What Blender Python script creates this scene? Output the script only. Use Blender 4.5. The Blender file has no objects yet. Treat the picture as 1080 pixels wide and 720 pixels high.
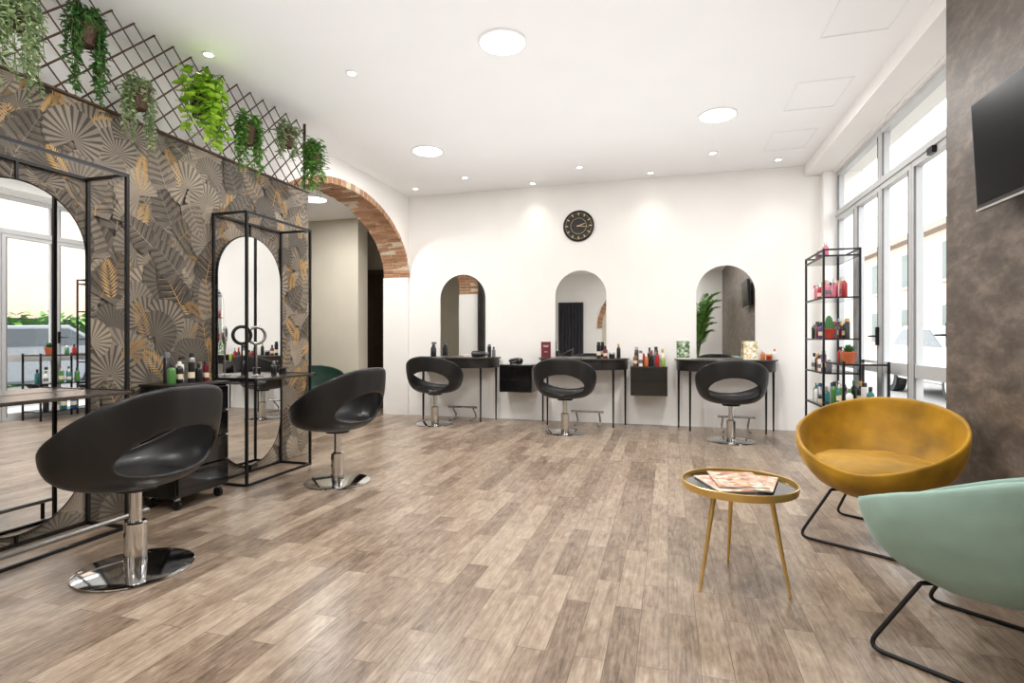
import bpy, bmesh, math, random
from math import sin, cos, pi, radians, sqrt, atan2
from mathutils import Vector, Matrix
random.seed(11)
SC = bpy.context.scene
COL = SC.collection
H = 3.04

# ------------------------------------------------------------------ materials
def lin(c):
    return tuple(((v/255)/12.92 if v/255 <= .04045 else ((v/255+.055)/1.055)**2.4) for v in c)
_m = {}
def M(name, rgb, rough=.5, metal=0., var=.06, scale=18., bump=0., coat=0., emit=0., sheen=0., spec=None):
    if name in _m: return _m[name]
    m = bpy.data.materials.new(name); m.use_nodes = True
    nt = m.node_tree; N = nt.nodes; L = nt.links
    b = N['Principled BSDF']; c = lin(rgb)
    tc = N.new('ShaderNodeTexCoord'); no = N.new('ShaderNodeTexNoise')
    no.inputs['Scale'].default_value = scale; no.inputs['Detail'].default_value = 4
    L.new(tc.outputs['Object'], no.inputs['Vector'])
    rp = N.new('ShaderNodeValToRGB')
    rp.color_ramp.elements[0].position = .3; rp.color_ramp.elements[1].position = .7
    rp.color_ramp.elements[0].color = tuple(v*(1-var) for v in c)+(1,)
    rp.color_ramp.elements[1].color = tuple(min(1, v*(1+var)) for v in c)+(1,)
    L.new(no.outputs['Fac'], rp.inputs['Fac']); L.new(rp.outputs['Color'], b.inputs['Base Color'])
    b.inputs['Roughness'].default_value = rough; b.inputs['Metallic'].default_value = metal
    b.inputs['Coat Weight'].default_value = coat
    if spec is not None: b.inputs['Specular IOR Level'].default_value = spec
    if sheen:
        b.inputs['Sheen Weight'].default_value = sheen; b.inputs['Sheen Roughness'].default_value = .3
        b.inputs['Sheen Tint'].default_value = tuple(min(1, v*1.2+.12) for v in c)+(1,)
    if emit:
        b.inputs['Emission Color'].default_value = (1, .97, .9, 1); b.inputs['Emission Strength'].default_value = emit
    if bump:
        bp = N.new('ShaderNodeBump'); bp.inputs['Strength'].default_value = bump; bp.inputs['Distance'].default_value = .02
        L.new(no.outputs['Fac'], bp.inputs['Height']); L.new(bp.outputs['Normal'], b.inputs['Normal'])
    _m[name] = m; return m

def island_mat(name, cols, rough=.6, bump=0):
    m = bpy.data.materials.new(name); m.use_nodes = True
    nt = m.node_tree; N = nt.nodes; L = nt.links; b = N['Principled BSDF']
    g = N.new('ShaderNodeNewGeometry'); rp = N.new('ShaderNodeValToRGB')
    el = rp.color_ramp.elements
    while len(el) < len(cols): el.new(.5)
    for i, c in enumerate(cols):
        el[i].position = i/(len(cols)-1); el[i].color = lin(c)+(1,)
    L.new(g.outputs['Random Per Island'], rp.inputs['Fac']); L.new(rp.outputs['Color'], b.inputs['Base Color'])
    b.inputs['Roughness'].default_value = rough
    if bump:
        tc = N.new('ShaderNodeTexCoord'); no = N.new('ShaderNodeTexNoise'); no.inputs['Scale'].default_value = 40
        L.new(tc.outputs['Object'], no.inputs['Vector']); bp = N.new('ShaderNodeBump'); bp.inputs['Strength'].default_value = bump; bp.inputs['Distance'].default_value = .02
        L.new(no.outputs['Fac'], bp.inputs['Height']); L.new(bp.outputs['Normal'], b.inputs['Normal'])
    return m

def mat_floor():
    m = bpy.data.materials.new('wood_plank_floor'); m.use_nodes = True
    nt = m.node_tree; N = nt.nodes; L = nt.links; b = N['Principled BSDF']
    tc = N.new('ShaderNodeTexCoord'); sp = N.new('ShaderNodeSeparateXYZ'); cb = N.new('ShaderNodeCombineXYZ')
    L.new(tc.outputs['Object'], sp.inputs[0]); L.new(sp.outputs['Y'], cb.inputs['X']); L.new(sp.outputs['X'], cb.inputs['Y'])
    br = N.new('ShaderNodeTexBrick'); L.new(cb.outputs[0], br.inputs['Vector'])
    br.offset = .37; br.offset_frequency = 2
    for k, v in {'Scale': 1., 'Mortar Size': .0012, 'Mortar Smooth': .3, 'Bias': 0., 'Brick Width': .6, 'Row Height': .10}.items(): br.inputs[k].default_value = v
    br.inputs['Color1'].default_value = (0, 0, 0, 1); br.inputs['Color2'].default_value = (1, 1, 1, 1); br.inputs['Mortar'].default_value = (.5, .5, .5, 1)
    ad = N.new('ShaderNodeMath'); ad.operation = 'MULTIPLY'; ad.inputs[1].default_value = 37.; L.new(br.outputs['Color'], ad.inputs[0])
    def noise(sx, sy, det, dist, rough=.6):
        mp = N.new('ShaderNodeMapping'); mp.inputs['Scale'].default_value = (sx, sy, 1); L.new(cb.outputs[0], mp.inputs['Vector'])
        n = N.new('ShaderNodeTexNoise'); n.noise_dimensions = '4D'; n.inputs['Scale'].default_value = 1.; n.inputs['Detail'].default_value = det
        n.inputs['Roughness'].default_value = rough; n.inputs['Distortion'].default_value = dist
        L.new(mp.outputs[0], n.inputs['Vector']); L.new(ad.outputs[0], n.inputs['W']); return n.outputs['Fac']
    def mad(a, k, c=0.):
        x = N.new('ShaderNodeMath'); x.operation = 'MULTIPLY_ADD'; x.inputs[1].default_value = k; L.new(a, x.inputs[0])
        if isinstance(c, float): x.inputs[2].default_value = c
        else: L.new(c, x.inputs[2])
        return x.outputs[0]
    g1 = noise(6, 95, 10, .4, .78); g2 = noise(7, 18, 5, 1.1); g3 = noise(14, 34, 4, .8)
    s = mad(br.outputs['Color'], .13, -.065); s = mad(g2, .30, s); s = mad(g3, .18, s); s = mad(g1, .52, s)
    rp = N.new('ShaderNodeValToRGB'); el = rp.color_ramp.elements
    el.new(.5); el.new(.5)
    for e, (p, c) in zip(el, [(.35, (80, 65, 53)), (.44, (124, 106, 90)), (.53, (154, 136, 118)), (.65, (186, 169, 150))]):
        e.position = p; e.color = lin(c)+(1,)
    L.new(s, rp.inputs['Fac'])
    mm = N.new('ShaderNodeMix'); mm.data_type = 'RGBA'; mm.inputs['B'].default_value = lin((86, 72, 61))+(1,)
    L.new(br.outputs['Fac'], mm.inputs['Factor']); L.new(rp.outputs['Color'], mm.inputs['A'])
    L.new(mm.outputs['Result'], b.inputs['Base Color'])
    b.inputs['Roughness'].default_value = .29
    bp = N.new('ShaderNodeBump'); bp.inputs['Strength'].default_value = .1; bp.inputs['Distance'].default_value = .003
    L.new(s, bp.inputs['Height']); L.new(bp.outputs['Normal'], b.inputs['Normal'])
    return m

def mat_stucco():
    m = bpy.data.materials.new('brown_venetian_plaster'); m.use_nodes = True
    nt = m.node_tree; N = nt.nodes; L = nt.links; b = N['Principled BSDF']
    tc = N.new('ShaderNodeTexCoord'); mp = N.new('ShaderNodeMapping'); mp.inputs['Scale'].default_value = (1, 1, 2.2); mp.inputs['Rotation'].default_value = (.35, 0, 0)
    L.new(tc.outputs['Object'], mp.inputs['Vector'])
    n = N.new('ShaderNodeTexNoise'); n.inputs['Scale'].default_value = 5; n.inputs['Detail'].default_value = 12; n.inputs['Roughness'].default_value = .7; n.inputs['Distortion'].default_value = .15
    L.new(mp.outputs[0], n.inputs['Vector'])
    rp = N.new('ShaderNodeValToRGB'); el = rp.color_ramp.elements; el.new(.5)
    for e, (p, c) in zip(el, [(.34, (72, 62, 55)), (.5, (94, 83, 74)), (.66, (126, 113, 102))]): e.position = p; e.color = lin(c)+(1,)
    L.new(n.outputs['Fac'], rp.inputs['Fac']); L.new(rp.outputs['Color'], b.inputs['Base Color'])
    b.inputs['Roughness'].default_value = .5
    bp = N.new('ShaderNodeBump'); bp.inputs['Strength'].default_value = .25; bp.inputs['Distance'].default_value = .008
    L.new(n.outputs['Fac'], bp.inputs['Height']); L.new(bp.outputs['Normal'], b.inputs['Normal'])
    return m

def mat_glass():
    m = bpy.data.materials.new('window_glass'); m.use_nodes = True
    nt = m.node_tree; N = nt.nodes; L = nt.links; N.clear()
    o = N.new('ShaderNodeOutputMaterial'); t = N.new('ShaderNodeBsdfTransparent'); g = N.new('ShaderNodeBsdfGlossy'); x = N.new('ShaderNodeMixShader')
    g.inputs['Roughness'].default_value = .02; t.inputs['Color'].default_value = (.97, .985, .98, 1)
    x.inputs[0].default_value = .04
    L.new(t.outputs[0], x.inputs[1]); L.new(g.outputs[0], x.inputs[2]); L.new(x.outputs[0], o.inputs[0])
    return m

WHITE = M('white_wall_paint', (243, 241, 238), .75, var=.012, scale=3)
CEILW = M('white_ceiling_paint', (246, 246, 246), .8, var=.01, scale=2)
BEIGE = M('beige_wall_paint', (206, 200, 184), .75, var=.03, scale=3)
FRAMEW = M('white_trim', (238, 238, 238), .35, var=.02)
FRAMEG = M('light_grey_window_frame', (192, 193, 194), .35, var=.02)
BLACKM = M('black_metal', (22, 22, 23), .4, .3, var=.1)
LEATHER = M('black_leather', (22, 22, 24), .42, 0, var=.12, scale=120, bump=.05, coat=.06)
CHROME = M('chrome', (215, 215, 215), .08, 1, var=.02)
SILVER = M('brushed_silver', (190, 190, 190), .25, 1, var=.05)
GOLD = M('brass_gold', (222, 186, 112), .28, .75, var=.05)
CLOCKG = M('clock_gold', (214, 190, 140), .4, .3, var=.04)
MIRROR = M('mirror_glass', (240, 242, 242), .005, 1, var=.003)
BLKG = M('black_gloss_lacquer', (14, 14, 15), .12, 0, var=.1, coat=.5)
BLKW = M('black_stained_wood', (30, 28, 27), .4, 0, var=.2, scale=30)
TOPW = M('dark_console_top', (66, 58, 52), .25, 0, var=.2, scale=12)
YEL = M('mustard_velvet', (172, 128, 20), .58, 0, var=.4, scale=5, sheen=1., bump=.2)
TEAL = M('grey_mint_velvet', (148, 176, 165), .7, 0, var=.14, scale=5, sheen=.5, bump=.1)
GRN = M('dark_green_velvet', (18, 52, 38), .75, 0, var=.15, scale=7, sheen=.2)
GLASS = mat_glass()
LAMPE = M('lamp_diffuser', (255, 250, 240), .5, var=0, emit=6)
SPOTE = M('spot_lens', (255, 250, 240), .5, var=0, emit=14)
POT = M('brown_woven_pot', (78, 56, 42), .85, 0, var=.35, scale=90, bump=.4)
TERRA = M('terracotta', (188, 98, 60), .8, 0, var=.12)
RUBBER = M('black_rubber', (18, 18, 18), .7)

# ------------------------------------------------------------------ mesh helpers
def V(*a): return Vector(a)
def hexa(bm, b4, t4, mi=0):
    v = [bm.verts.new(p) for p in list(b4)+list(t4)]
    fs = [(3, 2, 1, 0), (4, 5, 6, 7), (0, 1, 5, 4), (1, 2, 6, 5), (2, 3, 7, 6), (3, 0, 4, 7)]
    for f in fs: bm.faces.new([v[i] for i in f]).material_index = mi
def box(bm, x0, x1, y0, y1, z0, z1, mi=0):
    hexa(bm, [(x0, y0, z0), (x1, y0, z0), (x1, y1, z0), (x0, y1, z0)], [(x0, y0, z1), (x1, y0, z1), (x1, y1, z1), (x0, y1, z1)], mi)
def tube(bm, pts, r, n=8, closed=False):
    pts = [Vector(p) for p in pts]; k = len(pts)
    rs = r if isinstance(r, (list, tuple)) else [r]*k
    tans = []
    for i in range(k):
        a = pts[(i-1) % k] if (i > 0 or closed) else pts[i]; b = pts[(i+1) % k] if (i < k-1 or closed) else pts[i]
        tans.append((b-a).normalized())
    up = Vector((0, 0, 1)) if abs(tans[0].z) < .9 else Vector((1, 0, 0))
    nv = (up - tans[0]*up.dot(tans[0])).normalized(); rings = []
    for i in range(k):
        nv = (nv - tans[i]*nv.dot(tans[i])).normalized(); bv = tans[i].cross(nv)
        rings.append([bm.verts.new(pts[i] + (nv*cos(2*pi*j/n)+bv*sin(2*pi*j/n))*rs[i]) for j in range(n)])
    for i in range(k if closed else k-1):
        A, B = rings[i], rings[(i+1) % k]
        for j in range(n): bm.faces.new((A[j], A[(j+1) % n], B[(j+1) % n], B[j]))
    if not closed:
        bm.faces.new(rings[0][::-1]); bm.faces.new(rings[-1])
def fillet(pts, rad, k=5):
    pts = [Vector(p) for p in pts]; out = [pts[0]]
    for i in range(1, len(pts)-1):
        p = pts[i]; a = (pts[i-1]-p); b = (pts[i+1]-p); d = min(rad, a.length*.45, b.length*.45)
        A = p+a.normalized()*d; B = p+b.normalized()*d
        for j in range(k+1):
            t = j/k; out.append(A*(1-t)**2 + p*2*t*(1-t) + B*t*t)
    out.append(pts[-1]); return out
def lathe(bm, prof, n=32, c=(0, 0, 0), mi=0, caps=True):
    rings = []; cx, cy, cz = c
    for r, z in prof:
        if r < 1e-5: rings.append([bm.verts.new((cx, cy, cz+z))])
        else: rings.append([bm.verts.new((cx+r*cos(2*pi*j/n), cy+r*sin(2*pi*j/n), cz+z)) for j in range(n)])
    for A, B in zip(rings, rings[1:]):
        for j in range(n):
            a0, a1 = (A[0], A[0]) if len(A) == 1 else (A[j], A[(j+1) % n])
            b0, b1 = (B[0], B[0]) if len(B) == 1 else (B[j], B[(j+1) % n])
            vs = []
            for v in (a0, a1, b1, b0):
                if v not in vs: vs.append(v)
            if len(vs) > 2: bm.faces.new(vs).material_index = mi
    if caps and len(rings[0]) > 1: bm.faces.new(rings[0][::-1]).material_index = mi
    if caps and len(rings[-1]) > 1: bm.faces.new(rings[-1]).material_index = mi
def prism(bm, pts, off, mi=0):
    off = Vector(off); a = [bm.verts.new(p) for p in pts]; b = [bm.verts.new(Vector(p)+off) for p in pts]; n = len(a)
    bm.faces.new(a[::-1]).material_index = mi; bm.faces.new(b).material_index = mi
    for i in range(n): bm.faces.new((a[i], a[(i+1) % n], b[(i+1) % n], b[i])).material_index = mi
def disc_pts(c, r, axis, n=40):
    out = []
    for j in range(n):
        a = 2*pi*j/n
        if axis == 'y': out.append((c[0]+r*cos(a), c[1], c[2]+r*sin(a)))
        elif axis == 'x': out.append((c[0], c[1]+r*cos(a), c[2]+r*sin(a)))
        else: out.append((c[0]+r*cos(a), c[1]+r*sin(a), c[2]))
    return out
def NB(): return bmesh.new()
def obj(name, bm, mat, parent=None, smooth=True, bevel=0, label=None, recalc=True):
    if recalc: bmesh.ops.recalc_face_normals(bm, faces=bm.faces[:])
    me = bpy.data.meshes.new(name); bm.to_mesh(me); bm.free()
    for m in (mat if isinstance(mat, list) else [mat]): me.materials.append(m)
    if smooth:
        me.shade_smooth(); me.set_sharp_from_angle(angle=radians(38))
    o = bpy.data.objects.new(name, me); COL.objects.link(o)
    if parent: o.parent = parent
    if bevel:
        b = o.modifiers.new('bevel', 'BEVEL'); b.width = bevel; b.segments = 2; b.limit_method = 'ANGLE'
    if label: o['label'] = label
    return o
def pbox(name, mat, parent, *a, bevel=0, label=None):
    bm = NB(); box(bm, *a); return obj(name, bm, mat, parent, False, bevel, label)
def ptube(name, mat, parent, pts, r, n=8, closed=False):
    bm = NB(); tube(bm, pts, r, n, closed); return obj(name, bm, mat, parent)
def thing(name, label, cat, loc=(0, 0, 0), rz=0, group=None):
    o = bpy.data.objects.new(name, None); COL.objects.link(o); o.empty_display_size = .05
    o.location = loc; o.rotation_euler = (0, 0, rz); o['label'] = label; o['category'] = cat
    if group: o['group'] = group
    return o
def tag(o, label, cat, group=None, kind=None):
    o['label'] = label; o['category'] = cat
    if group: o['group'] = group
    if kind: o['kind'] = kind
    return o
def struct(name, bm, mat, smooth=False, label=None, cat=None):
    o = obj(name, bm, mat, None, smooth); o['kind'] = 'structure'
    o['label'] = label or name.replace('_', ' '); o['category'] = cat or name.split('_')[0]
    return o
def dup(o, loc=None, rz=None, label=None, parent=None):
    c = o.copy(); COL.objects.link(c)
    if parent: c.parent = parent
    if loc is not None: c.location = loc
    if rz is not None: c.rotation_euler = (0, 0, rz)
    if label: c['label'] = label
    for ch in list(o.children): dup(ch, parent=c)
    return c
ORD = ['first', 'second', 'third', 'fourth', 'fifth', 'sixth', 'seventh', 'eighth', 'ninth', 'tenth']

# ------------------------------------------------------------------ room shell
XL, XW, YB = -3.49, 1.75, 6.93
XB, YE = 1.5, 3.615          # face and end of the brown plaster wall
bm = NB(); box(bm, -7.2, 2.0, -3.2, 8.2, -.1, 0); struct('floor', bm, mat_floor(), label='greyish brown wood plank floor of the salon')
bm = NB(); box(bm, -3.87, 2.05, -3.2, 7.13, H, H+.1); struct('ceiling', bm, CEILW, label='flat white salon ceiling with recessed lights')
bm = NB(); box(bm, -7.2, -3.87, 1.9, 8.2, 2.75, 2.85); struct('ceiling_annex', bm, CEILW, label='lower white ceiling of the room behind the arch', cat='ceiling')
bm = NB(); box(bm, -3.49, 2.05, YB, YB+.2, 0, H); struct('wall_back', bm, WHITE, label='white back wall with three arched mirrors')
# left wall with the arch
bm = NB()
AC, AA, AB, SP = 5.47, 1.43, .84, 1.915
OA, OB = 1.455, .915
X0, X1 = -3.87, XL
box(bm, X0, X1, -3.2, AC-AA, 0, SP); box(bm, X0, X1, AC+AA, 7.13, 0, SP)
box(bm, X0, X1, -3.2, AC-OA, SP, H); box(bm, X0, X1, AC+OA, 7.13, SP, H)
n = 48
for i in range(n):
    a0, a1 = pi-pi*i/n, pi-pi*(i+1)/n
    y0, z0, y1, z1 = AC+OA*cos(a0), SP+OB*sin(a0), AC+OA*cos(a1), SP+OB*sin(a1)
    hexa(bm, [(X0, y0, z0), (X1, y0, z0), (X1, y1, z1), (X0, y1, z1)], [(X0, y0, H), (X1, y0, H), (X1, y1, H), (X0, y1, H)])
struct('wall_left', bm, WHITE, label='white left wall pierced by a wide brick arch')
BRICK = island_mat('arch_brick', [(166, 122, 92), (184, 142, 110), (174, 130, 98), (192, 154, 122), (156, 114, 86), (180, 138, 106)], .95, 1.)
bm = NB(); n = 50
for i in range(n):
    cuts = [-3.865, -3.70, -3.476] if i % 2 else [-3.865, -3.62, -3.476]
    for q in range(2):
        xa, xb = cuts[q]+.005, cuts[q+1]-.005+random.uniform(0, .006)*q
        j = random.uniform(-.008, .008); jj = random.uniform(-.004, .004)
        a0 = pi*(i+.08)/n; a1 = pi*(i+.92)/n
        def P(a, A, B, x): return (x, AC+A*cos(a), SP+B*sin(a))
        hexa(bm, [P(a0, AA+j, AB+j, xa), P(a0, AA+j+jj, AB+j+jj, xb), P(a1, AA+j, AB+j, xb), P(a1, AA+j-jj, AB+j-jj, xa)],
             [P(a0, OA, OB, xa), P(a0, OA, OB, xb), P(a1, OA, OB, xb), P(a1, OA, OB, xa)])
br = struct('trim_1', bm, BRICK, label='exposed brick lining of the arch in the left wall', cat='brick arch')
bm = NB()
for i in range(60):
    a0, a1 = pi*i/60, pi*(i+1)/60
    def P(a, A, B, x): return (x, AC+A*cos(a), SP+B*sin(a))
    hexa(bm, [P(a0, AA+.006, AB+.006, -3.86), P(a0, AA+.006, AB+.006, -3.48), P(a1, AA+.006, AB+.006, -3.48), P(a1, AA+.006, AB+.006, -3.86)],
         [P(a0, OA, OB, -3.86), P(a0, OA, OB, -3.48), P(a1, OA, OB, -3.48), P(a1, OA, OB, -3.86)])
obj('mortar', bm, M('lime_mortar', (210, 196, 174), .95, var=.12, scale=40, bump=.6), br, False)
# room behind the arch
bm = NB(); box(bm, -7.2, -4.18, 6.75, 6.9, 0, 2.75); box(bm, -4.33, -4.18, 6.9, 7.0, 0, 2.75); struct('wall_annex_front', bm, BEIGE, label='beige wall seen through the arch', cat='wall')
bm = NB(); box(bm, -7.2, -3.49, 7.6, 7.75, 0, 2.75); struct('wall_annex_end', bm, BEIGE, label='beige passage wall behind the dark door', cat='wall')
bm = NB(); box(bm, -7.2, -7.05, 1.9, 7.75, 0, 2.75); box(bm, -7.2, -3.87, 1.9, 2.0, 0, 2.75); box(bm, -3.87, -3.49, 7.13, 7.6, 0, 2.75); struct('wall_annex_left', bm, BEIGE, label='beige far walls of the room behind the arch', cat='wall')
bm = NB(); box(bm, -4.53, -3.75, 7.56, 7.6, 0, 2.06); d = struct('door_6', bm, M('dark_brown_door', (72, 56, 44), .5, var=.15), label='dark brown door at the end of the passage behind the arch', cat='door')
bm = NB(); box(bm, -4.6, -4.53, 7.55, 7.6, 0, 2.13); box(bm, -4.53, -3.75, 7.55, 7.6, 2.06, 2.13); obj('door_frame', bm, M('brown_door_frame', (96, 74, 56), .5), d, False)
# rear wall behind the camera
bm = NB(); box(bm, -3.87, 2.05, -3.2, -3.0, 0, H); rw = struct('wall_rear', bm, WHITE, label='white rear wall of the salon behind the viewer')
bm = NB()
for i in range(40):
    a0, a1 = pi*(i+.05)/40, pi*(i+.95)/40
    def Q(a, R, y): return (-.6+R*cos(a), y, 1.4+R*sin(a))
    hexa(bm, [Q(a0, 1.35, -3.0), Q(a0, 1.5, -3.0), Q(a1, 1.5, -3.0), Q(a1, 1.35, -3.0)], [Q(a0, 1.35, -2.97), Q(a0, 1.5, -2.97), Q(a1, 1.5, -2.97), Q(a1, 1.35, -2.97)])
obj('brick_ring', bm, BRICK, rw, False)
bm = NB()
pts = [(-.6+1.35*cos(pi*i/30), -3.0, 1.4+1.35*sin(pi*i/30)) for i in range(31)]+[(-1.95, -3.0, 0), (.75, -3.0, 0)]
prism(bm, pts, (0, .01, 0)); obj('niche_panel', bm, BEIGE, rw, False)
# right wall : brown plaster, beam, lintel
STU = mat_stucco()
bm = NB(); box(bm, XB, 2.05, -3.2, YE, 0, H); struct('wall_right', bm, STU, label='brown textured plaster wall with the television')
bm = NB(); box(bm, XB, XW, YE, YB, 2.92, H); box(bm, XW, 2.05, YE, YB, 2.9, H); struct('trim_2', bm, WHITE, label='white ceiling beam above the windows', cat='beam')
bm = NB(); box(bm, 1.66, 2.05, 6.79, YB, 0, 2.92); struct('trim_3', bm, WHITE, label='white corner pier between back wall and windows', cat='pier')
# windows : long transoms above five glazed doors
ys = [3.62, 4.22, 4.86, 5.50, 6.15, 6.79]
GASK = M('grey_gasket', (112, 114, 116), .6)
def glazed(nm, i, a, b, z0, z1):
    bm = NB(); s = .05; xa, xb = 1.79, 1.85
    box(bm, xa, xb, a, a+s, z0, z1); box(bm, xa, xb, b-s, b, z0, z1); box(bm, xa, xb, a+s, b-s, z1-s, z1)
    box(bm, xa, xb, a+s, b-s, z0, z0+(s if nm == 'window' else .1))
    if nm == 'door': box(bm, xa, xb, a+s, b-s, .76, .86)
    w = struct('%s_%d' % (nm, i+1), bm, FRAMEG, label='%s light grey framed %s from the brown wall' % (ORD[i], 'transom window' if nm == 'window' else 'glazed folding door'), cat=nm)
    bm = NB(); bm.faces.new([bm.verts.new(q) for q in ((1.82, a+s-.01, z0+.03), (1.82, b-s+.01, z0+.03), (1.82, b-s+.01, z1-.03), (1.82, a+s-.01, z1-.03))]); obj('pane', bm, GLASS, w, False)
    bm = NB()
    for (ya, yb) in ((a+s-.004, a+s+.006), (b-s-.006, b-s+.004)): box(bm, 1.786, 1.80, ya, yb, z0+.05, z1-s)
    obj('gasket', bm, GASK, w, False)
    if nm == 'door' and i % 2 == 1:
        bm = NB(); box(bm, 1.765, 1.79, a+.015, a+.04, 1.0, 1.16); tube(bm, [(1.77, a+.027, 1.08), (1.74, a+.027, 1.08), (1.74, a+.12, 1.08)], .008); obj('handle', bm, BLACKM, w)
    if nm == 'door' and i == 1:
        bm = NB(); box(bm, 1.76, 1.79, a+.22, a+.3, 2.35, 2.40); obj('door_closer', bm, BLACKM, w, False)
for i in range(5): glazed('door', i, ys[i]+.004, ys[i+1]-.004, 0, 2.41)
glazed('window', 0, 3.624, 5.496, 2.42, 2.9); glazed('window', 1, 5.504, 6.786, 2.42, 2.9)
bm = NB(); box(bm, 1.775, 1.875, YE, 6.79, 2.405, 2.425); struct('trim_4', bm, FRAMEG, label='grey transom bar between doors and upper windows', cat='window bar')

# wallpapered partition
PY1 = 4.32; PX = -3.2
bm = NB(); box(bm, PX-.1, PX, .3, PY1, 0, 2.4); pw = struct('wall_partition', bm, M('wallpaper_black', (42, 37, 33), .7, var=.3, scale=6), label='partition wall papered with taupe tropical leaves and gold fern fronds', cat='wall')
def mulm(name, rgb, rough=.7): return M(name, rgb, rough, 0, var=.16, scale=9)
WM = [mulm('paper_dark', (48, 43, 38)), mulm('paper_grey', (130, 120, 107)), mulm('paper_mid', (98, 90, 80)), mulm('paper_gold', (184, 148, 94)), mulm('paper_taupe', (154, 142, 125)), mulm('paper_bronze', (146, 114, 70)), mulm('paper_brown', (72, 65, 57)), mulm('paper_edge', (172, 161, 143))]
bm = NB(); off = [.0012]; DZ = .9e-5
def clampYZ(y, z): return (min(max(y, .31), PY1-.002), min(max(z, .004), 2.396))
def wv(y, z):
    y, z = clampYZ(y, z); return bm.verts.new((PX+off[0], y, z))
def tri(a, b, c, mi): bm.faces.new((wv(*a), wv(*b), wv(*c))).material_index = mi
def quad(a, b, c, d, mi): bm.faces.new((wv(*a), wv(*b), wv(*c), wv(*d))).material_index = mi
def fan(y, z, R, ph):          # rounded pleated palm leaf
    off[0] += DZ; n = 18; pal = random.choice([(1, 2), (4, 2), (2, 6), (1, 6), (1, 2), (4, 1)])
    arc = 2*pi*random.uniform(.58, .8)
    for i in range(n):
        a0 = ph+arc*(i/n-.5); a1 = ph+arc*((i+1)/n-.5)
        r0 = R*(.70+.30*cos((i/n-.5)*pi)); am = a0*.42+a1*.58
        tri((y, z), (y+r0*.955*cos(a0), z+r0*.955*sin(a0)), (y+r0*cos(am), z+r0*sin(am)), pal[0])
        tri((y, z), (y+r0*cos(am), z+r0*sin(am)), (y+r0*.955*cos(a1), z+r0*.955*sin(a1)), pal[1])
def monstera(y, z, Ln, ph):    # heart shaped leaf with soft notches and a pale or gold midrib
    off[0] += DZ; pal = random.choice([(2, 6, 1), (6, 0, 3), (2, 6, 5), (1, 2, 4), (2, 6, 4), (2, 6, 3), (1, 2, 3)])
    d = (cos(ph), sin(ph)); s = (-sin(ph), cos(ph)); W = Ln*.44; k = 7
    def pt(u, v): return (y+d[0]*u*Ln+s[0]*v, z+d[1]*u*Ln+s[1]*v)
    def wid(u): return W*max(0., 1-u)**.55*min(1, .6+2.2*max(u, 0))
    for sg in (-1, 1):
        for i in range(k):
            u0, u1 = i/k, (i+.93)/k; um = (u0+u1)/2; t = .15-.05*i/k; back = -.16 if i == 0 else 0
            w0, w1 = wid(u0+t*.5)*.97, wid(u1+t*.5)
            A, B, Mi = pt(u0, sg*.001), pt(u1, sg*.001), pt(um, sg*.001)
            A2, B2, M2 = pt(u0+t+back, sg*w0), pt(min(1, u1+t*.9), sg*w1*.97), pt(um+t*1.03+back*.4, sg*(w0+w1)*.52)
            quad(A, Mi, M2, A2, pal[0]); quad(Mi, B, B2, M2, pal[1])
    off[0] += DZ*.3
    quad(pt(-.02, -.003), pt(-.02, .003), pt(.96, .001), pt(.96, -.001), pal[2])
    for sg in (-1, 1):
        for i in range(k):
            um = (i+.46)/k; t = .15-.05*i/k; w = wid(um)*.84
            quad(pt(um-.006, 0), pt(um+.006, 0), pt(um+t+.002, sg*w), pt(um+t-.002, sg*w), pal[2])
def frond(y, z, Ln, ph):
    off[0] += DZ; mi = random.choice([3, 3, 5]); k = 12; cv = random.uniform(-.6, .6)
    py, pz, a = y, z, ph
    for i in range(k):
        t = i/k; a = ph+cv*t; st = Ln/k
        ny, nz = py+st*cos(a), pz+st*sin(a)
        for sgn in (-1, 1):
            la = a+sgn*(1.0-.4*t); l = Ln*.30*sin(pi*(.18+.8*t))+.008; w = .0055
            p_ = (-sin(la)*w, cos(la)*w); m_ = (py+l*.45*cos(la), pz+l*.45*sin(la))
            quad((py, pz), (m_[0]+p_[0], m_[1]+p_[1]), (py+l*cos(la), pz+l*sin(la)), (m_[0]-p_[0], m_[1]-p_[1]), mi)
        py, pz = ny, nz
items = []
for gy in range(34):
    for gz in range(21):
        items.append((.32+gy*.12+random.uniform(-.05, .05), .02+gz*.12+random.uniform(-.05, .05)))
random.shuffle(items)
for y, z in items:
    up = pi/2+random.uniform(-.9, .9)
    if random.random() < .5: fan(y, z-.06, random.uniform(.13, .19), up)
    else: monstera(y, z-.09, random.uniform(.22, .31), up if random.random() < .75 else -up)
    if random.random() < .42: frond(y+random.uniform(-.1, .1), z+random.uniform(-.12, .05), random.uniform(.16, .25), pi/2+random.uniform(-.9, .9))
obj('wallpaper', bm, WM, pw, False, recalc=False)

# trellis above the partition
bm = NB(); ty0, ty1, tz0, tz1 = .3, PY1-.01, 2.4, H
def strip(sgn, c, x):
    y_at = lambda z: (c+(z-tz0)) if sgn > 0 else (c-(z-tz0))
    P = [[y_at(tz0), tz0], [y_at(tz1), tz1]]
    if max(P[0][0], P[1][0]) < ty0 or min(P[0][0], P[1][0]) > ty1: return
    for q in range(2):
        for lim, up in ((ty0, False), (ty1, True)):
            y, z = P[q]
            if (y > lim if up else y < lim):
                oy, oz = P[1-q]; t = (lim-oy)/(y-oy) if abs(y-oy) > 1e-9 else 0
                P[q] = [lim, oz+(z-oz)*t]
    if abs(P[0][1]-P[1][1]) > .02: tube(bm, [(x, P[0][0], P[0][1]), (x, P[1][0], P[1][1])], .0056, 4)
k = -6
while k < 36:
    strip(1, ty0+k*.142, PX-.03); strip(-1, ty0+k*.142, PX-.038); k += 1
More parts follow.
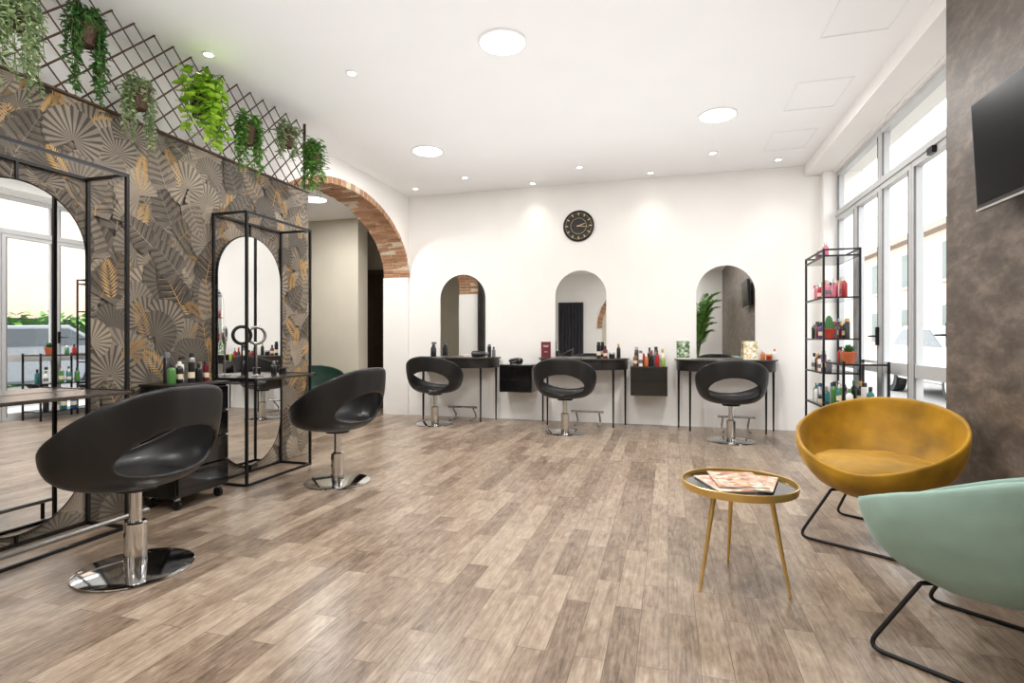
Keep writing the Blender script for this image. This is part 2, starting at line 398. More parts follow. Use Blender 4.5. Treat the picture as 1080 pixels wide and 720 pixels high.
lt = M('dark_brown_lattice', (80, 58, 43), .6, var=.2)
tr = thing('trellis', 'dark brown diamond lattice trellis on top of the wallpapered partition', 'trellis', (0, 0, 0))
obj('lattice', bm, lt, tr, False)
bm = NB(); box(bm, PX-.06, PX+.022, ty0, PY1+.003, 2.4, 2.412); box(bm, PX-.045, PX-.02, PY1-.01, PY1, 2.412, H); obj('frame', bm, lt, tr, False)

# ------------------------------------------------------------------ ceiling fittings
def area(loc, size, power, col=(1, .98, .955), rot=(0, 0, 0), shape='DISK'):
    l = bpy.data.lights.new('area_light', 'AREA'); l.shape = shape; l.size = size; l.energy = power; l.color = col
    o = bpy.data.objects.new('area_light', l); COL.objects.link(o); o.location = loc; o.rotation_euler = rot; return o
LP = 35
def downlight(x, y, z, label, power=LP):
    t = thing('ceiling_light', label, 'ceiling light', (x, y, z), 0, 'round recessed ceiling lights')
    bm = NB(); lathe(bm, [(.15, 0), (.165, 0), (.165, -.008), (.15, -.012), (.15, 0)], 48, caps=False); obj('trim_ring', bm, FRAMEW, t)
    bm = NB(); lathe(bm, [(.149, -.002), (.149, -.010), (0, -.011)], 48); obj('diffuser', bm, LAMPE, t)
    area((x, y, z-.02), .29, power)
downlight(-1.066, 3.486, H, 'large round ceiling light at the middle, nearest one in view')
downlight(.42, 5.14, H, 'large round ceiling light on the window side of the ceiling')
downlight(-2.44, 5.28, H, 'large round ceiling light close to the brick arch')
downlight(-4.12, 5.67, 2.75, 'round ceiling light in the room behind the arch', 36)
for x, y, d in ((.4, 1.6, 'over the tub chairs'), (-2.2, 1.3, 'over the first mirror station'), (-1, -.6, 'just behind the viewer'), (-.2, -2.2, 'near the rear wall')):
    downlight(x, y, H, 'round recessed ceiling light out of view, ' + d)
spots = [(-2.40, 6.27, 'above the left console'), (-1.66, 6.74, 'near the back wall left of the clock'), (-.987, 6.26, 'in front of the wall clock'), (-.205, 6.70, 'near the back wall right of the clock'),
         (.457, 6.17, 'in front of the right arched mirror'), (1.168, 6.6, 'in the corner above the product rack'), (-2.27, 3.58, 'nearest the middle of the ceiling'), (-3.08, 3.07, 'above the hanging plants'), (-3.2, 6.55, 'in the corner beside the brick arch')]
for x, y, d in spots:
    t = thing('spotlight', 'small recessed ceiling spotlight ' + d, 'spotlight', (x, y, H), 0, 'small recessed ceiling spotlights')
    bm = NB(); lathe(bm, [(.03, 0), (.045, 0), (.045, -.006), (.03, -.008), (.03, 0)], 24, caps=False); obj('trim_ring', bm, FRAMEW, t)
    bm = NB(); lathe(bm, [(.0295, -.001), (.0295, -.007), (0, -.008)], 24); obj('lens', bm, SPOTE, t)
    l = bpy.data.lights.new('spot_light', 'SPOT'); l.energy = 11; l.spot_size = radians(100); l.spot_blend = 1; l.shadow_soft_size = .06; l.color = (1, .9, .78)
    o = bpy.data.objects.new('spot_light', l); COL.objects.link(o); o.location = (x, y, H-.02)
for y, d in ((3.75, 'nearest the viewer'), (4.95, 'in the middle of the row'), (6.0, 'closest to the back wall')):
    t = thing('ceiling_vent', 'flush white ceiling vent panel beside the beam, ' + d, 'ceiling vent', (1.16, y, H), 0, 'flush white ceiling vents')
    bm = NB()
    lathe(bm, [(.2, 0), (.21, 0), (.21, -.004), (.2, -.004), (.2, 0)], 4, caps=False)
    for v in bm.verts:
        c, s_ = cos(pi/4), sin(pi/4); x_, y_ = v.co.x*c-v.co.y*s_, v.co.x*s_+v.co.y*c; v.co.x = x_*1.41*.95; v.co.y = y_*1.41*1.32
    obj('frame', bm, FRAMEW, t, False)
    pbox('panel', CEILW, t, -.183, .183, -.255, .255, -.002, 0)
# added upward fill light to brighten the ceiling; no such lamp in the room
area((-.9, 2.6, 1.95), 4.2, 68, (.95, .975, 1), (pi, 0, 0), 'RECTANGLE').data.size_y = 7.0

# ------------------------------------------------------------------ shell surfaces (chairs)
def shell_bm(rim, zb, p, hole=None, nth=80, ns=30):
    def S(th, s):
        R, zr = rim(th); q = s*pi/2
        return Vector((R*sin(q)*cos(th), R*sin(q)*sin(th), zb+(zr-zb)*(1-cos(q))**p))
    par = {}
    for i in range(1, ns+1):
        for j in range(nth): par[(i, j)] = [2*pi*j/nth, i/ns]
    keep = []; cut = set(); kv = set()
    for i in range(1, ns):
        for j in range(nth):
            th = 2*pi*(j+.5)/nth; s = (i+.5)/ns; q = [(i, j), (i, (j+1) % nth), (i+1, (j+1) % nth), (i+1, j)]
            if hole and ((th-pi)/hole[0])**2+((s-hole[1])/hole[2])**2 < 1: cut.update(q)
            else: keep.append(q); kv.update(q)
    for v in cut & kv:
        a = (par[v][0]-pi)/hole[0]; b = (par[v][1]-hole[1])/hole[2]; l = sqrt(a*a+b*b)
        par[v] = [pi+a/l*hole[0], hole[1]+b/l*hole[2]]
    bm = NB(); c = bm.verts.new(S(0, 0)); vs = {k: bm.verts.new(S(*par[k])) for k in kv}
    for q in keep: bm.faces.new([vs[k] for k in q])
    for j in range(nth): bm.faces.new((c, vs[(1, (j+1) % nth)], vs[(1, j)]))
    return bm
def add_solid(o, t, off=0., sub=1):
    s = o.modifiers.new('solid', 'SOLIDIFY'); s.thickness = t; s.offset = off; s.use_even_offset = True
    if sub:
        u = o.modifiers.new('sub', 'SUBSURF'); u.levels = sub; u.render_levels = sub
CRUMP = bpy.data.textures.new('velvet_crumple', 'CLOUDS'); CRUMP.noise_scale = .13; CRUMP.noise_depth = 2
def crumple(o, k):
    d = o.modifiers.new('crumple', 'DISPLACE'); d.texture = CRUMP; d.texture_coords = 'LOCAL'; d.strength = k; d.mid_level = .5

def make_salon_chair():
    t = thing('salon_chair', 'x', 'salon chair', (0, 0, 0), 0, 'black swivel salon chairs')
    def rim(th):
        b = (1-cos(th))/2
        side = sin(th)**2
        corner = max(0., -sin(2*(th if th < pi else 2*pi-th)))   # flared rear corners
        return .318+.026*side+.012*corner, .468+.382*b**1.05+.012*side+.012*corner
    o = obj('shell', shell_bm(rim, .395, 1.75, (.90, .688, .150)), LEATHER, t); add_solid(o, .018)
    bm = NB(); lathe(bm, [(0, .398), (.15, .398), (.2, .405), (.222, .415), (.2, .426), (.15, .431), (0, .434)], 40, (.03, 0, 0)); obj('seat', bm, LEATHER, t)
    bm = NB(); lathe(bm, [(0, .368), (.085, .368), (.09, .382), (.05, .396), (0, .396)], 32); obj('mounting_plate', bm, BLACKM, t)
    bm = NB(); lathe(bm, [(.026, .2), (.026, .372)], 24); obj('piston', bm, CHROME, t)
    bm = NB(); lathe(bm, [(.046, .018), (.046, .215), (.04, .222), (0, .222)], 28); obj('column', bm, CHROME, t)
    bm = NB(); lathe(bm, [(0, 0), (.232, 0), (.237, .004), (.236, .009), (.22, .014), (.1, .019), (.055, .024), (0, .024)], 64); obj('base_disc', bm, CHROME, t)
    return t
ch = make_salon_chair()
ch.location = (-2.344, 1.924, 0); ch.rotation_euler = (0, 0, radians(178)); ch['label'] = 'black salon chair facing the large left mirror, nearest the viewer'
dup(ch, (-2.348, 3.514, 0), radians(172), 'black salon chair facing the freestanding mirror beside the brick arch')
dup(ch, (-2.787, 6.25, 0), radians(95), 'black salon chair at the left console along the back wall')
dup(ch, (-1.122, 6.087, 0), radians(92), 'black salon chair at the middle console under the clock')
dup(ch, (.623, 6.047, 0), radians(92), 'black salon chair at the right console along the back wall')

def make_tub(label, mat, loc, rz, brz, k=1., zb=.225, zf=.385, zk=.70, px=.92):
    t = thing('tub_chair', label, 'armchair', loc, rz, 'velvet tub chairs')
    def rim(th):
        b = (1-cos(th))/2
        return k*(.385+.010*cos(2*th+pi)+.012*b), zf+(zk-zf)*b**px
    o = obj('shell', shell_bm(rim, zb, 1.12), mat, t); add_solid(o, .02); crumple(o, .010)
    bm = NB(); lathe(bm, [(0, .33), (.1, .33), (.2, .33), (.262, .345), (.29, .37), (.292, .394), (.274, .422), (.2, .440), (.1, .446), (0, .447)], 44, (.045, 0, 0)); o = obj('seat_cushion', bm, mat, t)
    u = o.modifiers.new('sub', 'SUBSURF'); u.levels = 2; u.render_levels = 2; crumple(o, .018)
    R = Matrix.Rotation(brz, 3, 'Z'); az = zb+.03
    for sx in (1, -1):
        a = .285
        pts = [V(sx*.19, -.16, az), V(sx*a, -a, .0075), V(sx*a, a, .0075), V(sx*.19, .16, az)]
        ptube('leg_frame', BLACKM, t, [R @ p for p in fillet(pts, .05)], .0075, 10)
    bm = NB()
    tube(bm, [R @ V(.19, -.16, az), R @ V(-.19, .16, az)], .0075); tube(bm, [R @ V(-.19, -.16, az), R @ V(.19, .16, az)], .0075)
    obj('cross_bar', bm, BLACKM, t)
    return t
make_tub('mustard yellow velvet tub chair beside the brown wall', YEL, (1.06, 3.30, 0), radians(-122), 0, .94, .23, .40, .72, .82)
make_tub('pale grey-mint velvet tub chair in the right foreground', TEAL, (1.05, 2.17, 0), radians(124), radians(108), 1.0, .21, .435, .72)
make_tub('dark green velvet tub chair in the room behind the arch', GRN, (-4.45, 6.1, 0), radians(-60), 0)

# ------------------------------------------------------------------ coffee table and magazines
t = thing('side_table', 'round black tray table with gold rim and three slim gold legs', 'table', (.292, 2.536, 0))
bm = NB(); lathe(bm, [(0, .418), (.227, .418), (.227, .426), (0, .427)], 64); obj('tabletop', bm, BLKG, t)
bm = NB(); lathe(bm, [(.228, .410), (.233, .410), (.236, .425), (.236, .440), (.233, .442), (.230, .440), (.2275, .418), (.228, .410)], 64, caps=False); obj('rim', bm, GOLD, t)
for fx, fy in ((.1255, 2.398), (.479, 2.447), (.272, 2.762)):
    d = V(fx-.292, fy-2.536, 0); ptube('leg', GOLD, t, [d*.62+V(0, 0, .418), d*.8+V(0, 0, .21), d+V(0, 0, 0)], [.011, .0085, .0055], 12)
def mag_mat(name, cols, sc):
    m = bpy.data.materials.new(name); m.use_nodes = True; nt = m.node_tree; N = nt.nodes; L = nt.links; b = N['Principled BSDF']
    tc = N.new('ShaderNodeTexCoord'); v = N.new('ShaderNodeTexVoronoi'); v.inputs['Scale'].default_value = sc
    nz = N.new('ShaderNodeTexNoise'); nz.inputs['Scale'].default_value = sc*.6; nz.inputs['Detail'].default_value = 6
    L.new(tc.outputs['Object'], v.inputs['Vector']); L.new(tc.outputs['Object'], nz.inputs['Vector'])
    sp = N.new('ShaderNodeSeparateColor'); L.new(v.outputs['Color'], sp.inputs[0])
    av = N.new('ShaderNodeMath'); av.operation = 'MULTIPLY_ADD'; av.inputs[1].default_value = .55; L.new(sp.outputs[0], av.inputs[0])
    hv = N.new('ShaderNodeMath'); hv.operation = 'MULTIPLY'; hv.inputs[1].default_value = .45; L.new(nz.outputs['Fac'], hv.inputs[0]); L.new(hv.outputs[0], av.inputs[2])
    rp = N.new('ShaderNodeValToRGB'); el = rp.color_ramp.elements
    while len(el) < len(cols): el.new(.5)
    for i, c in enumerate(cols): el[i].position = .2+.6*i/(len(cols)-1); el[i].color = lin(c)+(1,)
    L.new(av.outputs[0], rp.inputs[0]); L.new(rp.outputs[0], b.inputs['Base Color']); b.inputs['Roughness'].default_value = .3
    return m
PAGES = M('magazine_pages', (232, 226, 214), .7)
mz = .427
for (x, y, a, cols, lab, th) in (( .25, 2.52, .35, [(204, 120, 110), (240, 228, 214), (190, 150, 130), (226, 200, 180)], 'magazine with pale pink cover at the bottom of the pile', .006),
                                 (.34, 2.55, -.25, [(232, 214, 186), (206, 122, 80), (240, 236, 226), (140, 110, 86)], 'magazine with cream and orange cover in the middle of the pile', .005),
                                 (.285, 2.555, .12, [(140, 96, 80), (218, 160, 120), (232, 220, 204), (176, 160, 140)], 'magazine with light collage cover on top of the pile', .005)):
    g = thing('magazine', lab, 'magazine', (x, y, mz), a, 'magazines on the tray table')
    pbox('pages', PAGES, g, -.098, .098, -.13, .13, 0, th-.001); pbox('cover', mag_mat('cover_'+lab[14:20], cols, 34), g, -.1, .1, -.132, .132, th-.001, th)
    mz += th

# ------------------------------------------------------------------ consoles, floating cabinets, mirrors, clock
def dshape(w, d, n=28, p=2.6):
    out = []
    for i in range(n+1):
        a = pi*i/n
        x = -w*abs(cos(a))**(2/p)*(1 if cos(a) < 0 else -1); y = -d*abs(sin(a))**(2/p)
        out.append((-x, y))
    return out
def make_console():
    t = thing('console_table', 'x', 'table', (0, 0, 0), 0, 'black rounded console tables')
    bm = NB(); prism(bm, [(x, y, .8) for x, y in dshape(.57, .42)], (0, 0, .022)); obj('tabletop', bm, TOPW, t, bevel=.004)
    bm = NB(); prism(bm, [(x, y, .685) for x, y in dshape(.545, .395)], (0, 0, .115)); obj('apron', bm, BLKW, t)
    bm = NB()
    box(bm, -.26, .26, -.401, -.392, .70, .788); dr = obj('drawer', bm, BLKW, t, False, .002)
    ptube('knob', GOLD, dr, [(0, -.40, .745), (0, -.418, .745)], .009, 12)
    for x, y in ((-.52, -.06), (.52, -.06), (-.40, -.33), (.40, -.33)):
        ptube('leg', BLACKM, t, [(x, y, .69), (x, y, 0)], [.014, .009], 10)
    return t
CY = YB-.03
cs = make_console(); cs.location = (-2.70, CY, 0); cs['label'] = 'black rounded console table at the left arched mirror'
dup(cs, (-1.03, CY, 0), 0, 'black rounded console table at the middle mirror under the clock')
dup(cs, (.64, CY, 0), 0, 'black rounded console table at the right arched mirror')
def make_floating():
    t = thing('wall_cabinet', 'x', 'cabinet', (0, 0, 0), 0, 'black wall-hung drawer cabinets')
    pbox('body', BLKG, t, -.21, .21, -.36, 0, .39, .735, bevel=.004)
    for z0, z1 in ((.40, .555), (.565, .725)):
        d = pbox('drawer', BLKG, t, -.205, .205, -.376, -.36, z0, z1, bevel=.003)
        pbox('handle', BLACKM, d, -.06, .06, -.382, -.376, z1-.02, z1-.012)
    return t
fc = make_floating(); fc.location = (-1.84, YB, 0); fc['label'] = 'black wall-hung drawer cabinet between left and middle consoles'
dup(fc, (-.22, YB, 0), 0, 'black wall-hung drawer cabinet between middle and right consoles')
def arch_mirror(x, lab):
    t = thing('wall_mirror', lab, 'mirror', (x, YB, 0), 0, 'arched mirrors on the back wall')
    r = .325; zt = 1.93-r
    pts = [(r*cos(pi*i/32), 0, zt+r*sin(pi*i/32)) for i in range(33)]+[(-r, 0, .83), (r, 0, .83)]
    bm = NB(); prism(bm, [(a, -.006, c) for a, b, c in pts], (0, -.006, 0)); obj('glass', bm, MIRROR, t, False)
    bm = NB(); prism(bm, [(a, 0, c) for a, b, c in pts], (0, -.006, 0)); obj('backing', bm, SILVER, t, False)
arch_mirror(-2.68, 'arched frameless mirror on the back wall nearest the brick arch')
arch_mirror(-1.076, 'arched frameless mirror on the back wall below the clock')
arch_mirror(.65, 'arched frameless mirror on the back wall nearest the windows')
t = thing('wall_clock', 'round black wall clock with gold markers above the middle mirror', 'clock', (-1.10, YB, 2.497))
bm = NB(); prism(bm, disc_pts((0, 0, 0), .185, 'y', 64), (0, -.02, 0)); obj('dial', bm, M('clock_dial', (24, 23, 22), .45), t)
ptube('bezel', BLACKM, t, [(.187*cos(2*pi*i/64), -.014, .187*sin(2*pi*i/64)) for i in range(64)], .012, 8, True)
bm = NB()
for i in range(60):
    a = 2*pi*i/60
    r0, r1, w = (.135, .17, .0055) if i % 5 == 0 else (.158, .168, .0016)
    u = V(sin(a), 0, cos(a)); p = V(cos(a), 0, -sin(a))
    prism(bm, [u*r0-p*w+V(0, -.02, 0), u*r0+p*w+V(0, -.02, 0), u*r1+p*w+V(0, -.02, 0), u*r1-p*w+V(0, -.02, 0)], (0, -.003, 0))
obj('markers', bm, CLOCKG, t, False)
ptube('inner_ring', CLOCKG, t, [(.1*cos(2*pi*i/48), -.02, .1*sin(2*pi*i/48)) for i in range(48)], .002, 6, True)
for nm, a, l, w in (('hour_hand', radians(70), .085, .006), ('minute_hand', radians(98), .13, .004)):
    u = V(sin(a), 0, cos(a)); p = V(cos(a), 0, -sin(a)); bm = NB(); o_ = V(0, -.023 if nm[0] == 'h' else -.026, 0)
    prism(bm, [u*-.02-p*w+o_, u*-.02+p*w+o_, u*l+p*w*.4+o_, u*l-p*w*.4+o_], (0, -.002, 0)); obj(nm, bm, CLOCKG, t, False)
# foot rests
def make_foot(w):
    t = thing('footrest', 'x', 'footrest', (0, 0, 0), 0, 'steel footrests on the floor')
    for s in (-1, 1):
        ptube('leg', SILVER, t, fillet([(s*w*.7, -.1, .012), (s*w*.7, .12, .012), (s*w*.7, .12, .06), (s*w*.7, 0, .17)], .02), .011, 8)
    ptube('bar', CHROME, t, [(-w, 0, .17), (w, 0, .17)], .014, 12)
    return t
ft = make_foot(.2); ft.location = (-2.58, 6.66, 0); ft['label'] = 'chrome footrest on the floor under the left console'
dup(ft, (-.95, 6.66, 0), 0, 'chrome footrest on the floor under the middle console')
dup(ft, (.74, 6.66, 0), 0, 'chrome footrest on the floor under the right console')
t = thing('footrest', 'long low grey steel footrest before the large left mirror', 'footrest', (-2.80, 1.95, 0), 0, 'steel footrests on the floor')
ptube('bar', M('grey_steel', (150, 148, 146), .35, .7), t, [(0, -.40, .10), (0, .42, .10)], .013, 10)
for y in (-.35, .37): ptube('leg', BLACKM, t, [(0, y, .1), (0, y, 0)], .01, 8)

# ------------------------------------------------------------------ freestanding mirror stations
def make_station():
    t = thing('mirror_station', 'x', 'mirror', (0, 0, 0), 0, 'black framed mirror stations')
    xb, xf, y0, y1, zt, s = -.01, .28, -.358, .358, 1.97, .0085
    for x in (xb, xf):
        for y in (y0, y1): pbox('post', BLACKM, t, x-s, x+s, y-s, y+s, 0, zt)
    for z in (s, zt-s):
        for x in (xb, xf): pbox('rail', BLACKM, t, x-s, x+s, y0+s, y1-s, z-s, z+s)
        for y in (y0, y1): pbox('rail', BLACKM, t, xb+s, xf-s, y-s, y+s, z-s, z+s)
    r = .335; zc0, zc1 = .06+r, 1.86-r
    pts = [(r*cos(pi*i/32), zc1+r*sin(pi*i/32)) for i in range(33)]+[(-r*cos(pi*i/32), zc0-r*sin(pi*i/32)) for i in range(33)]
    bm = NB(); prism(bm, [(-.004, y, z) for y, z in pts], (.008, 0, 0)); mo = obj('mirror', bm, MIRROR, t, False)
    bm = NB(); tube(bm, [(0, y, z) for y, z in pts[::1]], .006, 6, True); obj('mirror_frame', bm, BLACKM, mo)
    pbox('bracket', BLACKM, t, -.012, 0, -.006, .006, s, .062); pbox('bracket', BLACKM, t, -.012, 0, -.006, .006, 1.86, zt-2*s)
    sh = pbox('shelf', TOPW, t, .02, .345, -.335, .335, .752, .77, bevel=.002, label='dark wood shelf of the mirror station')
    for y in (-.344, .344): pbox('support', BLACKM, sh, 0, .345, y-.009, y+.009, .748, .774)
    return t
st = make_station(); st.location = (-3.172, 1.965, 0); st['label'] = 'black framed mirror station at the left edge of the photo'
dup(st, (-3.172, 3.575, 0), 0, 'black framed mirror station at the arch end of the papered partition')

# rolling drawer trolley
t = thing('salon_trolley', 'black drawer trolley on castors between the mirror stations', 'trolley', (-2.86, 2.82, 0))
pbox('body', BLKG, t, -.30, -.02, -.2, .2, .075, .755, bevel=.005)
pbox('top_tray', BLKW, t, -.305, 0, -.208, .208, .755, .772, bevel=.004)
for i in range(4):
    z0 = .09+i*.165
    d = pbox('drawer', BLKG, t, -.02, 0, -.195, .195, z0, z0+.155, bevel=.003); pbox('handle', BLACKM, d, 0, .008, -.06, .06, z0+.125, z0+.135)
for x in (-.26, -.05):
    for y in (-.16, .16):
        bm = NB(); prism(bm, disc_pts((x, y-.011, .03), .03, 'y', 24), (0, .022, 0)); w = obj('castor', bm, RUBBER, t)
        bm = NB(); box(bm, x-.01, x+.01, y-.016, y+.016, .055, .076); obj('fork', bm, SILVER, w, False)

# ------------------------------------------------------------------ bottles and small goods
COLS = {'black': (24, 24, 26), 'white': (236, 234, 230), 'pink': (206, 110, 134), 'red': (166, 34, 40), 'green': (76, 126, 66), 'blue': (44, 92, 148), 'orange': (206, 120, 58), 'teal': (46, 124, 124), 'purple': (94, 62, 118), 'silver': (180, 180, 184), 'amber': (130, 80, 42), 'cream': (228, 214, 186), 'burgundy': (106, 22, 42), 'gold': (200, 158, 84), 'lime': (146, 170, 66), 'grey': (110, 110, 114)}
def cm(c): return M('plastic_'+c, COLS[c], .3, .8 if c in ('silver', 'gold') else 0, var=.04, coat=.3)
def bottle(loc, kind, body, cap, h, r, label, group):
    nm = {'b': 'bottle', 'p': 'pump_bottle', 's': 'spray_can', 'j': 'jar', 't': 'squeeze_tube'}[kind]
    t = thing(nm, label, 'bottle' if kind in 'bp' else {'s': 'spray can', 'j': 'jar', 't': 'tube'}[kind], loc, random.uniform(0, 6), group)
    b = NB(); c = NB()
    if kind == 'b':
        lathe(b, [(0, 0), (r*.9, 0), (r, .006), (r, h*.62), (r*.85, h*.7), (r*.42, h*.77), (r*.42, h*.80)], 20); lathe(c, [(r*.5, h*.79), (r*.5, h*.98), (r*.42, h), (0, h)], 18)
    elif kind == 'p':
        lathe(b, [(0, 0), (r*.95, 0), (r, .006), (r, h*.66), (r*.9, h*.7), (r*.4, h*.74)], 20); lathe(c, [(r*.48, h*.73), (r*.48, h*.8), (r*.16, h*.81), (r*.16, h*.92), (0, h*.92)], 14)
        box(c, -r*.25, r*1.3, -r*.22, r*.22, h*.92, h)
    elif kind == 's':
        lathe(b, [(0, 0), (r, 0), (r, h*.8), (r*.8, h*.83)], 20); lathe(c, [(r*.82, h*.82), (r*.82, h*.97), (r*.7, h), (0, h)], 18)
    elif kind == 'j':
        lathe(b, [(0, 0), (r*.95, 0), (r, .005), (r, h*.7)], 22); lathe(c, [(r*1.04, h*.68), (r*1.04, h*.97), (r, h), (0, h)], 22)
    else:
        lathe(c, [(0, 0), (r*.8, 0), (r*.8, h*.17), (0, h*.17)], 18)
        k = 18; lo = [b.verts.new((r*.95*cos(2*pi*i/k), r*.95*sin(2*pi*i/k), h*.17)) for i in range(k)]; hi = [b.verts.new((r*1.15*cos(2*pi*i/k), r*.12*sin(2*pi*i/k), h)) for i in range(k)]
        for i in range(k): b.faces.new((lo[i], lo[(i+1) % k], hi[(i+1) % k], hi[i]))
        b.faces.new(hi); b.faces.new(lo[::-1])
    obj('body', b, cm(body), t); obj('cap', c, cm(cap), t)
    if kind in 'bps' and h > .13 and random.random() < .5:
        l = NB(); lathe(l, [(r*1.012, h*.18), (r*1.012, h*.42)], 20, caps=False)
        obj('sticker', l, cm('cream' if body in ('black', 'red', 'blue', 'green', 'teal', 'burgundy', 'purple', 'amber') else 'grey'), t)
KN = {'b': 'bottle', 'p': 'pump bottle', 's': 'spray can', 'j': 'jar', 't': 'squeeze tube'}
def row(p0, p1, specs, place, group, jit=.02, k=1.):
    n = len(specs)
    for i, (kd, b, c, h, r) in enumerate(specs):
        f = (i+.5)/n; p = [p0[q]+(p1[q]-p0[q])*f for q in range(3)]
        jx = random.uniform(-jit, jit)
        p[0 if abs(p1[1]-p0[1]) > abs(p1[0]-p0[0]) else 1] += jx
        bottle(p, kd, b, c, h*k*random.uniform(.88, 1.06), r*k, '%s %s, %s top, %s from left %s' % (b, KN[kd], c, ORD[i], place), group)

# product racks by the window
def rack(name, label, x0, x1, y0, y1, zs, zt):
    t = thing(name, label, 'shelf rack', ((x0+x1)/2, (y0+y1)/2, 0)); s = .009
    hx, hy = (x1-x0)/2, (y1-y0)/2
    for sx in (-1, 1):
        for sy in (-1, 1): pbox('post', BLACKM, t, sx*hx-s, sx*hx+s, sy*hy-s, sy*hy+s, 0, zt)
    for z in zs: pbox('shelf', BLKG, t, -hx+s, hx-s, -hy+s, hy-s, z-.014, z)
    for z in list(zs)+([zt-s] if zt-zs[-1] > .05 else []):
        z = z-.007 if z != zt-s else z
        for sx in (-1, 1): pbox('rail', BLACKM, t, sx*hx-s*.8, sx*hx+s*.8, -hy+s, hy-s, z-s*.8, z+s*.8)
        for sy in (-1, 1): pbox('rail', BLACKM, t, -hx+s, hx-s, sy*hy-s*.8, sy*hy+s*.8, z-s*.8, z+s*.8)
rack('shelf_rack', 'tall black metal product rack in the corner by the windows', 1.40, 1.70, 5.72, 6.40, [.10, .42, .74, 1.06, 1.45, 1.84], 1.90)
rack('shelf_rack', 'low black metal product rack in front of the tall one', 1.38, 1.70, 5.04, 5.64, [.12, .48, .85], .87)
G = 'hair products on the racks by the windows'
RK = .88
row((1.46, 6.34, 1.45), (1.46, 5.78, 1.45), [('b', 'white', 'pink', .2, .03), ('p', 'pink', 'white', .21, .032), ('b', 'pink', 'black', .18, .03), ('b', 'red', 'white', .19, .03), ('t', 'pink', 'white', .17, .03), ('b', 'orange', 'gold', .19, .03), ('b', 'pink', 'silver', .18, .03)], "in front on tall rack's upper shelf", G, .01, RK)
row((1.61, 6.34, 1.45), (1.61, 5.78, 1.45), [('b', 'red', 'black', .22, .028), ('b', 'white', 'red', .22, .028), ('s', 'pink', 'white', .24, .025), ('b', 'red', 'gold', .22, .028), ('b', 'white', 'silver', .22, .028), ('b', 'pink', 'white', .22, .028), ('b', 'red', 'white', .22, .028)], "behind on tall rack's upper shelf", G, .01, RK)
row((1.46, 6.34, 1.06), (1.46, 6.0, 1.06), [('b', 'black', 'silver', .2, .03), ('s', 'grey', 'black', .22, .026), ('b', 'burgundy', 'black', .2, .03), ('b', 'purple', 'black', .18, .03)], "in front on tall rack's third shelf", G, .01, RK)
row((1.62, 6.34, 1.06), (1.62, 5.78, 1.06), [('b', 'black', 'black', .22, .028), ('b', 'black', 'red', .22, .028), ('b', 'grey', 'black', .2, .028), ('s', 'black', 'silver', .24, .025), ('b', 'burgundy', 'gold', .2, .028), ('b', 'black', 'white', .22, .028), ('s', 'black', 'gold', .22, .025)], "behind on tall rack's third shelf", G, .01, RK)
row((1.46, 6.34, .74), (1.46, 5.78, .74), [('b', 'white', 'black', .2, .03), ('b', 'black', 'gold', .19, .03), ('b', 'orange', 'black', .18, .03), ('p', 'white', 'grey', .2, .03), ('s', 'purple', 'silver', .22, .026), ('j', 'black', 'gold', .08, .04), ('b', 'grey', 'white', .19, .03)], "in front on tall rack's fourth shelf", G, .01, RK)
row((1.46, 6.34, .42), (1.46, 5.78, .42), [('p', 'teal', 'black', .2, .03), ('b', 'white', 'teal', .2, .03), ('s', 'silver', 'blue', .22, .026), ('j', 'cream', 'black', .08, .04), ('b', 'blue', 'white', .19, .03), ('b', 'teal', 'silver', .2, .03)], "in front on tall rack's fifth shelf", G, .01, RK)
row((1.61, 6.34, .42), (1.61, 5.78, .42), [('b', 'white', 'blue', .22, .03), ('b', 'teal', 'white', .22, .03), ('b', 'blue', 'silver', .22, .03), ('b', 'white', 'black', .22, .03), ('b', 'black', 'teal', .22, .03)], "behind on tall rack's fifth shelf", G, .01, RK)
row((1.48, 6.34, .10), (1.48, 5.78, .10), [('b', 'blue', 'white', .24, .036), ('b', 'teal', 'white', .24, .036), ('b', 'white', 'blue', .24, .036), ('b', 'blue', 'black', .22, .036)], "on tall rack's bottom shelf", G)
row((1.48, 6.3, 1.84), (1.48, 5.85, 1.84), [('b', 'amber', 'gold', .13, .026), ('j', 'purple', 'silver', .08, .035), ('b', 'pink', 'silver', .15, .026)], 'on top of tall rack', G)
row((1.45, 5.58, .48), (1.45, 5.10, .48), [('b', 'green', 'black', .2, .032), ('b', 'teal', 'white', .2, .032), ('p', 'green', 'white', .22, .032), ('b', 'grey', 'black', .19, .03), ('b', 'white', 'green', .19, .03)], "in front on low rack's middle shelf", G, .01, .92)
row((1.60, 5.58, .48), (1.60, 5.10, .48), [('b', 'black', 'green', .22, .03), ('b', 'green', 'silver', .22, .03), ('b', 'black', 'gold', .22, .03), ('s', 'white', 'black', .24, .026), ('b', 'teal', 'black', .22, .03)], "behind on low rack's middle shelf", G, .01, .92)
row((1.48, 5.58, .12), (1.48, 5.10, .12), [('b', 'blue', 'black', .24, .036), ('b', 'teal', 'black', .24, .036), ('j', 'white', 'silver', .1, .05), ('b', 'black', 'gold', .22, .034)], "on low rack's bottom shelf", G)
row((1.5, 5.58, .85), (1.5, 5.38, .85), [('b', 'red', 'black', .13, .025), ('b', 'green', 'white', .13, .025)], 'on top of low rack', G)
